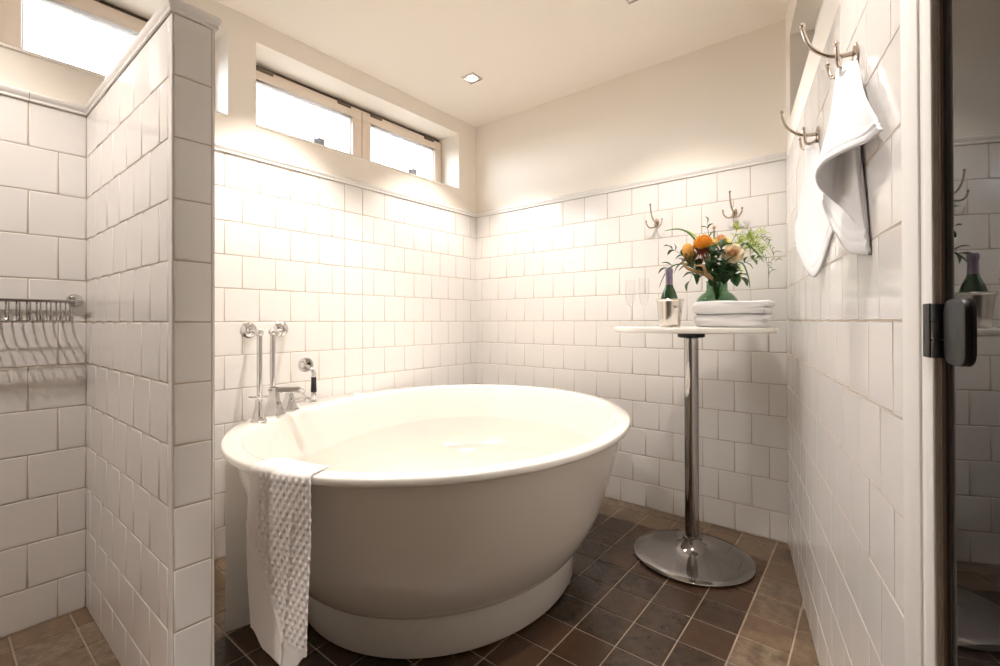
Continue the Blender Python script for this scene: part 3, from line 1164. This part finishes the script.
# banksia bud with olive bracts
c = fl_at(688, 250, 2.22)
f = thing('banksia_bud', 'egg shaped orange bud above olive brown bracts in the vase', 'flower', tuple(c), 'flowers in the green vase')
tilt = V3((-.22, -.1, 1)).normalized()
e1, e2 = frame_of(tilt)
q = MB()
stem_to(q, c - tilt * .07, .004)
q.build('stem', 'olive', f)
q = MB()
rows = []
for i in range(17):
    t = i / 16
    z = -.034 + .066 * t
    r = .0255 * math.sqrt(max(0, 1 - ((t - .42) / .58 if t > .42 else (t - .42) / .75) ** 2)) + .0002
    rows.append([c + tilt * z + (e1 * math.cos(2 * PI * k / 36) + e2 * math.sin(2 * PI * k / 36)) * r * (1 + .05 * (((k + i) % 3) - 1)) for k in range(36)])
q.grid(rows, 0, True)
q.build('bud', 'bud', f, ang=180)
q = MB()
for k in range(16):
    a = 2 * PI * k / 16 + (.2 if k % 2 else 0)
    d = e1 * math.cos(a) + e2 * math.sin(a)
    b0 = c - tilt * .078 + d * .006
    leaf_strip(q, b0, c - tilt * (.012 if k % 2 else .026) + d * .035, .011, 0, 0, side=tuple(d.cross(tilt)), fold=-.3)
q.build('bracts', 'olive', f)


# roses
def rose(name, c, ax, R, petal, lab, layers=7, cat='flower', seed=1):
    f = thing(name, lab, cat, tuple(c), 'flowers in the green vase')
    rnd = random.Random(seed)
    e1, e2 = frame_of(ax)
    q = MB()
    stem_to(q, c - ax * R * .5, .003)
    q.build('stem', 'leafmid', f)
    q = MB()
    for l in range(layers):
        fr = (l + 1) / layers
        n = 3 + l
        for k in range(n):
            a = 2 * PI * (k + .5 * (l % 2)) / n + rnd.uniform(-.15, .15)
            rows = []
            spread = 1.35 * PI / n + .28
            op = fr ** 1.3
            for i in range(7):
                v = i / 6
                row = []
                for j in range(7):
                    u = j / 6 - .5
                    aa = a + u * spread
                    rr = R * (.10 + .90 * fr) * (math.sin(v * PI / 2) ** .75) * (1 - .10 * (2 * u) ** 2 * v) * (.72 + .28 * v * op)
                    hh = -R * .55 + R * (1.15 - .75 * op) * v - R * .16 * op * max(0, v - .75) * 4 * (1 - abs(u)) - .12 * R * (2 * u) ** 2 * v
                    row.append(c + (e1 * math.cos(aa) + e2 * math.sin(aa)) * rr + ax * hh)
                rows.append(row)
            q.grid(rows, 1 if l < 3 else 0)
            q.grid([[p - ax * .0006 for p in r] for r in rows], 1 if l < 3 else 0, flip=True)
    q.ball(c - ax * R * .15, R * .16, n=6)
    q.build('bloom', [petal, 'heart'], f, ang=180)
    q = MB()
    for k in range(5):
        a = 2 * PI * k / 5
        d = e1 * math.cos(a) + e2 * math.sin(a)
        leaf_strip(q, c - ax * R * .6, c - ax * R * .45 + d * R * .8, R * .14)
    q.build('sepals', 'leafmid', f)
    return f


c = fl_at(733, 253, 2.20)
rose('cream_rose', c, (TOC(c) + V3((.05, 0, .30))).normalized(), .048, 'cream', 'full open cream rose at the front of the bouquet', 8, seed=2)
c = fl_at(721, 239, 2.31)
rose('yellow_rose', c, (TOC(c) * .6 + V3((0, 0, .8))).normalized(), .045, 'yellow', 'pale yellow rose behind the cream one', 6, seed=4)
c = fl_at(714, 227, 2.34)
rose('pink_rosebud', c, V3((0, -.2, 1)).normalized(), .014, 'pink', 'tiny pink bud standing up at the back of the bouquet', 4, seed=6)


# foliage: every branch is a thing with its stem and its leaves
def branch(name, lab, pts, leaf, width, pairs, matl, llen=.06, stem=True, seed=1, droop=.01, single=False):
    rnd = random.Random(seed)
    pts = [V3(p) for p in pts]
    f = thing(name, lab, 'foliage', tuple(pts[-1]), 'greenery in the green vase')
    path = crom([NECK - V3((0, 0, .12)), NECK + V3(((pts[0].x - vx) * .25, (pts[0].y - vy) * .25, 0))] + pts, 26)
    q = MB()
    q.tube(path, [.0024 - .0015 * i / 25 for i in range(26)], 7)
    q.build('stem', matl, f)
    q = MB()
    for k in range(pairs):
        i = int(9 + (25 - 9) * (k + .4) / pairs)
        p = path[min(i, 25)]
        t = (path[min(i + 1, 25)] - path[i - 1]).normalized()
        for sg in ((-1, 1) if not single else ((-1) ** k,)):
            s_ = t.cross(V3((rnd.uniform(-.4, .4), -1, rnd.uniform(-.2, .5)))).normalized() * sg
            tip = p + (t * .65 + s_ * .8 + V3((0, -.15, 0))).normalized() * llen * rnd.uniform(.75, 1.15)
            leaf_strip(q, p, tip, width * rnd.uniform(.8, 1.1), droop, 0)
    t = (path[-1] - path[-3]).normalized()
    leaf_strip(q, path[-1], path[-1] + t * llen, width, droop)
    q.build('leaves', leaf, f)
    return f


B = [
    ('leafy_branch', 'dark ruffled leaf branch pointing left above the bottle', [fl_at(700, 268, 2.24), fl_at(684, 256, 2.22), fl_at(672, 249, 2.22)], 'leaf', .021, 5, .048),
    ('leafy_branch', 'dark leaf branch drooping left towards the bottle neck', [fl_at(700, 272, 2.22), fl_at(684, 263, 2.19), fl_at(668, 268, 2.18)], 'leaf', .021, 5, .048),
    ('leafy_branch', 'dark leaf hanging below the brown bracts left of the vase', [fl_at(702, 272, 2.20), fl_at(694, 272, 2.18), fl_at(690, 281, 2.17)], 'leaf', .024, 2, .042),
    ('leafy_branch', 'dark leaf cluster in the middle below the orange bloom', [fl_at(710, 272, 2.2), fl_at(711, 262, 2.18), fl_at(714, 252, 2.19)], 'leaf', .026, 7, .052),
    ('leafy_branch', 'dark leaf cluster right above the vase neck', [fl_at(716, 278, 2.22), fl_at(722, 272, 2.18), fl_at(726, 266, 2.18)], 'leaf', .026, 7, .052),
    ('leafy_branch', 'dark leaf cluster under the cream rose', [fl_at(724, 276, 2.22), fl_at(733, 273, 2.19), fl_at(739, 277, 2.18)], 'leaf', .026, 6, .048),
    ('leafy_branch', 'dark leaves between the orange bloom and the cream rose', [fl_at(716, 270, 2.22), fl_at(718, 258, 2.2), fl_at(722, 246, 2.22)], 'leaf', .022, 7, .048),
    ('leafy_branch', 'small mid green sprig right of the cream rose', [fl_at(732, 268, 2.24), fl_at(746, 262, 2.22), fl_at(757, 258, 2.2)], 'leafmid', .013, 4, .035),
    ('tall_sprig', 'upright green sprig standing highest at the back of the bouquet', [fl_at(712, 252, 2.3), fl_at(709, 236, 2.32), fl_at(707, 224, 2.32)], 'leafmid', .016, 4, .045),
    ('tall_sprig', 'short lime green sprig standing behind the cream rose', [fl_at(728, 250, 2.3), fl_at(735, 236, 2.32), fl_at(737, 228, 2.32)], 'lime', .016, 4, .04),
]
for i, (nm, lab, pts, lf, w, n, ll) in enumerate(B):
    branch(nm, lab, pts, lf, w, n, 'leafmid', ll, seed=20 + i, droop=.008)


def blade(name, lab, pts, w, matl, n=22):
    pts = [V3(p) for p in pts]
    path = crom([NECK - V3((0, 0, .10)), NECK + V3(((pts[0].x - vx) * .2, (pts[0].y - vy) * .2, .0))] + pts, n)
    q = MB()
    q.tube(path, [w * (.35 + .65 * math.sin(PI * min(1, .15 + .85 * i / (n - 1)))) if i < n - 1 else .0006 for i in range(n)], 8, flat=.45)
    o = q.build(name, matl, ang=180, base=tuple(path[-1]))
    return tag(o, lab, 'foliage', 'greenery in the green vase')


blade('arching_sprig', 'long green blade arching far left over the orange bud', [fl_at(700, 248, 2.26), fl_at(690, 234, 2.25), fl_at(678, 229, 2.24), fl_at(664, 231, 2.22)], .011, 'leafmid')
blade('arching_sprig', 'lime blade lying left beside the orange bloom', [fl_at(704, 246, 2.28), fl_at(697, 237, 2.28), fl_at(686, 230, 2.27)], .012, 'lime')
blade('arching_sprig', 'thin dark blade curving down left to the bottle neck', [fl_at(690, 266, 2.2), fl_at(675, 265, 2.17), fl_at(665, 274, 2.15), fl_at(659, 288, 2.14)], .005, 'leaf')
blade('arching_sprig', 'thin green blade hanging down right from the cream rose', [fl_at(732, 266, 2.2), fl_at(742, 263, 2.17), fl_at(748, 276, 2.15), fl_at(750, 288, 2.14)], .004, 'leafmid')
blade('arching_sprig', 'thin lime blade falling beside the vase neck at right', [fl_at(730, 268, 2.2), fl_at(739, 266, 2.18), fl_at(741, 278, 2.17), fl_at(739, 284, 2.17)], .004, 'lime')
blade('arching_sprig', 'broad green blade slanting down right behind the cream rose', [fl_at(740, 246, 2.28), fl_at(752, 248, 2.26), fl_at(764, 262, 2.24)], .009, 'leafmid')
blade('dried_frond', 'brown curled leaf sweeping below the olive bracts', [fl_at(704, 274, 2.19), fl_at(694, 271, 2.16), fl_at(686, 267, 2.16), fl_at(682, 260, 2.17)], .010, 'brown')
blade('dried_frond', 'brown curled leaf folded above the vase neck', [fl_at(712, 278, 2.17), fl_at(706, 274, 2.15), fl_at(703, 266, 2.15), fl_at(694, 266, 2.16)], .010, 'brown')


# feathery grasses to the right
def plume(lab, pts, matl, n, ln, seed, name='grass_plume'):
    rnd = random.Random(seed)
    pts = [V3(p) for p in pts]
    f = thing(name, lab, 'foliage', tuple(pts[-1]), 'greenery in the green vase')
    path = crom([NECK - V3((0, 0, .10)), NECK + V3(((pts[0].x - vx) * .2, 0, 0))] + pts, 40)
    MB().tube(path, [.0016 - .0011 * i / 39 for i in range(40)], 6).build('stem', matl, f)
    q = MB()
    for k in range(n):
        p = path[int(20 + 19.5 * k / n)]
        d = V3((rnd.uniform(-.2, 1), rnd.uniform(-.6, .4), rnd.uniform(-.5, .9))).normalized() * ln * rnd.uniform(.5, 1.1)
        q.tube([p, p + d * .5 + V3((0, 0, .004)), p + d - V3((0, 0, ln * .18))], [.0009, .0016, .0004], 5)
    q.build('spikelets', matl, f)
    return f


plume('lime feathery plume behind the cream rose', [fl_at(734, 252, 2.3), fl_at(742, 240, 2.3), fl_at(754, 238, 2.28)], 'lime', 70, .06, 1)
plume('lime feathery plume reaching right towards the wall corner', [fl_at(738, 254, 2.28), fl_at(752, 246, 2.27), fl_at(764, 250, 2.25)], 'lime', 60, .055, 2)
plume('slender green grass ear drooping furthest right', [fl_at(740, 250, 2.3), fl_at(756, 238, 2.3), fl_at(768, 244, 2.28), fl_at(776, 262, 2.25)], 'leafmid', 26, .035, 3)
plume('slender green grass ear hanging right below the lime plumes', [fl_at(740, 254, 2.25), fl_at(754, 246, 2.24), fl_at(764, 256, 2.22), fl_at(770, 274, 2.2)], 'leafmid', 20, .03, 4)
plume('pale grass ear at the upper right of the bouquet', [fl_at(736, 246, 2.33), fl_at(748, 233, 2.34), fl_at(764, 234, 2.33)], 'lime', 40, .045, 5)


# ================================================================== COAT HOOKS
def hook(lab):
    h = thing('coat_hook', lab, 'hook', (0, 0, 0), 'triple coat hooks on the tiled walls')
    q = MB().lathe([(0, .0), (.017, 0), (.017, .003), (.012, .006), (0, .007)], n=24)
    q.v = [(x * .85, -z - .0002, y * 1.5) for x, y, z in q.v]
    q.build('wall_plate', 'nickel', h)
    p = crom([(0, -.004, .004), (0, -.026, .004), (0, -.056, .014), (0, -.082, .040), (0, -.094, .076), (0, -.0945, .086)], 26)
    q = MB().tube(p, [.0052 - .0018 * i / 25 for i in range(26)], 10)
    q.ball(p[-1], .0062, n=8)
    q.build('long_arm', 'nickel', h)
    for sg in (-1, 1):
        p = crom([(0, -.004, -.014), (sg * .010, -.022, -.026), (sg * .028, -.036, -.026), (sg * .041, -.040, -.008), (sg * .044, -.042, .010)], 18)
        q = MB().tube(p, [.0046 - .0012 * i / 17 for i in range(18)], 10)
        q.ball(p[-1], .0054, n=8)
        q.build('side_prong', 'nickel', h)
    return h


HZ = 1.598
hk = hook('small nickel triple hook on the back wall, left of the bouquet')
hk.location = (-.930, YB - .0035, HZ)
dup(hk, (-.535, YB - .0035, HZ), 0, 'small nickel triple hook on the back wall, above the bouquet')
RTH = -(PI / 2 - AR)
dup(hk, RW(.92, 1.606, .0035), RTH, 'nickel triple hook on the right wall, further from the casing')
dup(hk, RW(1.385, 1.606, .0035), RTH, 'nickel triple hook on the right wall, nearer the casing')


# ================================================================== HAND TOWELS ON THE RIGHT WALL
def hung(name, lab, apex, hems, base):
    q = MB()
    for ap, hem in zip(apex, hems):
        nU, nV = 64, 48
        H = crom([rwt(u, v, t) for u, v, t in hem], nU)
        A = crom([RW(t, z, o) for t, z, o in ap], nU)
        rows = []
        for i in range(nV + 1):
            t = i / nV
            row = []
            for k in range(nU):
                s = k / (nU - 1)
                p = A[k].lerp(H[k], t ** .92)
                w = .006 * math.sin(PI * t) * math.sin(2.2 * PI * s + .6) + .004 * math.sin(PI * t) * math.sin(9 * s + 3 * t)
                w += .0030 * (math.exp(-((t - .90) / .012) ** 2) + math.exp(-((t - .955) / .010) ** 2))
                o = (p - D0).dot(WN)
                row.append(p + WN * max(w, .005 - o))
            rows.append(row)
        q.grid(rows)
    o = q.build(name, 'terry', ang=180, base=base)
    md = o.modifiers.new('thickness', 'SOLIDIFY')
    md.thickness = .005
    md.offset = 0
    return tag(o, lab, 'towel', 'hand towels on the right wall hooks')


hung('hand_towel', 'white hand towel on the hook nearer the casing, hem curling in an S',
     [[(1.425, 1.574, .010), (1.415, 1.578, .022), (1.395, 1.580, .034), (1.375, 1.578, .034), (1.36, 1.574, .020), (1.365, 1.570, .010), (1.38, 1.570, .007)],
      [(1.39, 1.570, .007), (1.375, 1.572, .010), (1.36, 1.574, .018)]],
     [[(882, 130, 1.60), (868, 141, 1.545), (848, 150, 1.50), (830, 159, 1.465), (819, 169, 1.425), (816.5, 178, 1.375), (820, 188, 1.33), (832, 200, 1.285), (846, 211, 1.295), (857, 224, 1.395), (865, 240, 1.45), (870, 253, 1.49)],
      [(870, 255, 1.485), (858, 254, 1.39), (849, 251, 1.31), (839, 238, 1.24), (830, 222, 1.20), (823, 205, 1.20)]], RW(1.385, 1.575, .02))
hung('hand_towel', 'white hand towel on the hook further from the casing, hanging long and narrow',
     [[(.95, 1.572, .008), (.94, 1.576, .02), (.925, 1.578, .032), (.905, 1.578, .034), (.89, 1.574, .022), (.895, 1.570, .010)]],
     [[(836, 228, 1.16), (829, 245, 1.08), (822, 266, 1.01), (815, 277, .97), (809, 273, .94), (803, 262, .91), (797, 245, .875), (797, 228, .865), (806, 217, .865), (813, 206, .87), (814, 188, .875)]], RW(.92, 1.575, .02))

# ================================================================== SHOWER BASKET
bk = thing('shower_basket', 'chrome wire shower basket on the tiled wall beside the partition', 'shower basket', (XL, .17, 1.12))
ZB = 1.128
for yy in (.352, -.06):
    q = MB()
    b = MB().lathe([(0, .014), (.012, .014), (.018, .010), (.023, .004), (.024, .0), (0, 0)], n=28)
    q.add([(XL + .0035 + z, yy + y_, ZB + .006 + x_) for x_, y_, z in b.v], b.f)
    q.tube([(XL + .012, yy, ZB + .006), (XL + .030, yy, ZB)], .006)
    q.build('wall_mount', 'chrome', bk)
q = MB()
xb, xf = XL + .020, XL + .105
loop = crom([(xb, .36, ZB), (xf - .02, .36, ZB), (xf, .335, ZB), (xf, .15, ZB), (xf, -.05, ZB), (xf - .02, -.075, ZB), (xb, -.075, ZB)], 40)
q.tube(loop, .0042, 10)
q.tube([(xb, .36, ZB), (xb, -.075, ZB)], .0042, 10)
q.build('rail', 'darkchrome', bk)
q = MB()
for k in range(17):
    y = .325 - k * .0245
    q.tube(crom([(xb, y, ZB), (xb + .002, y, ZB - .045), (xb + .012, y, ZB - .068), ((xb + xf) / 2, y, ZB - .070), (xf - .012, y, ZB - .068), (xf - .002, y, ZB - .045), (xf, y, ZB)], 22), .0024, 7)
for x in (xb + .02, (xb + xf) / 2, xf - .02):
    q.tube([(x, .33, ZB - .069), (x, -.07, ZB - .069)], .0019, 7)
q.build('wires', 'darkchrome', bk)
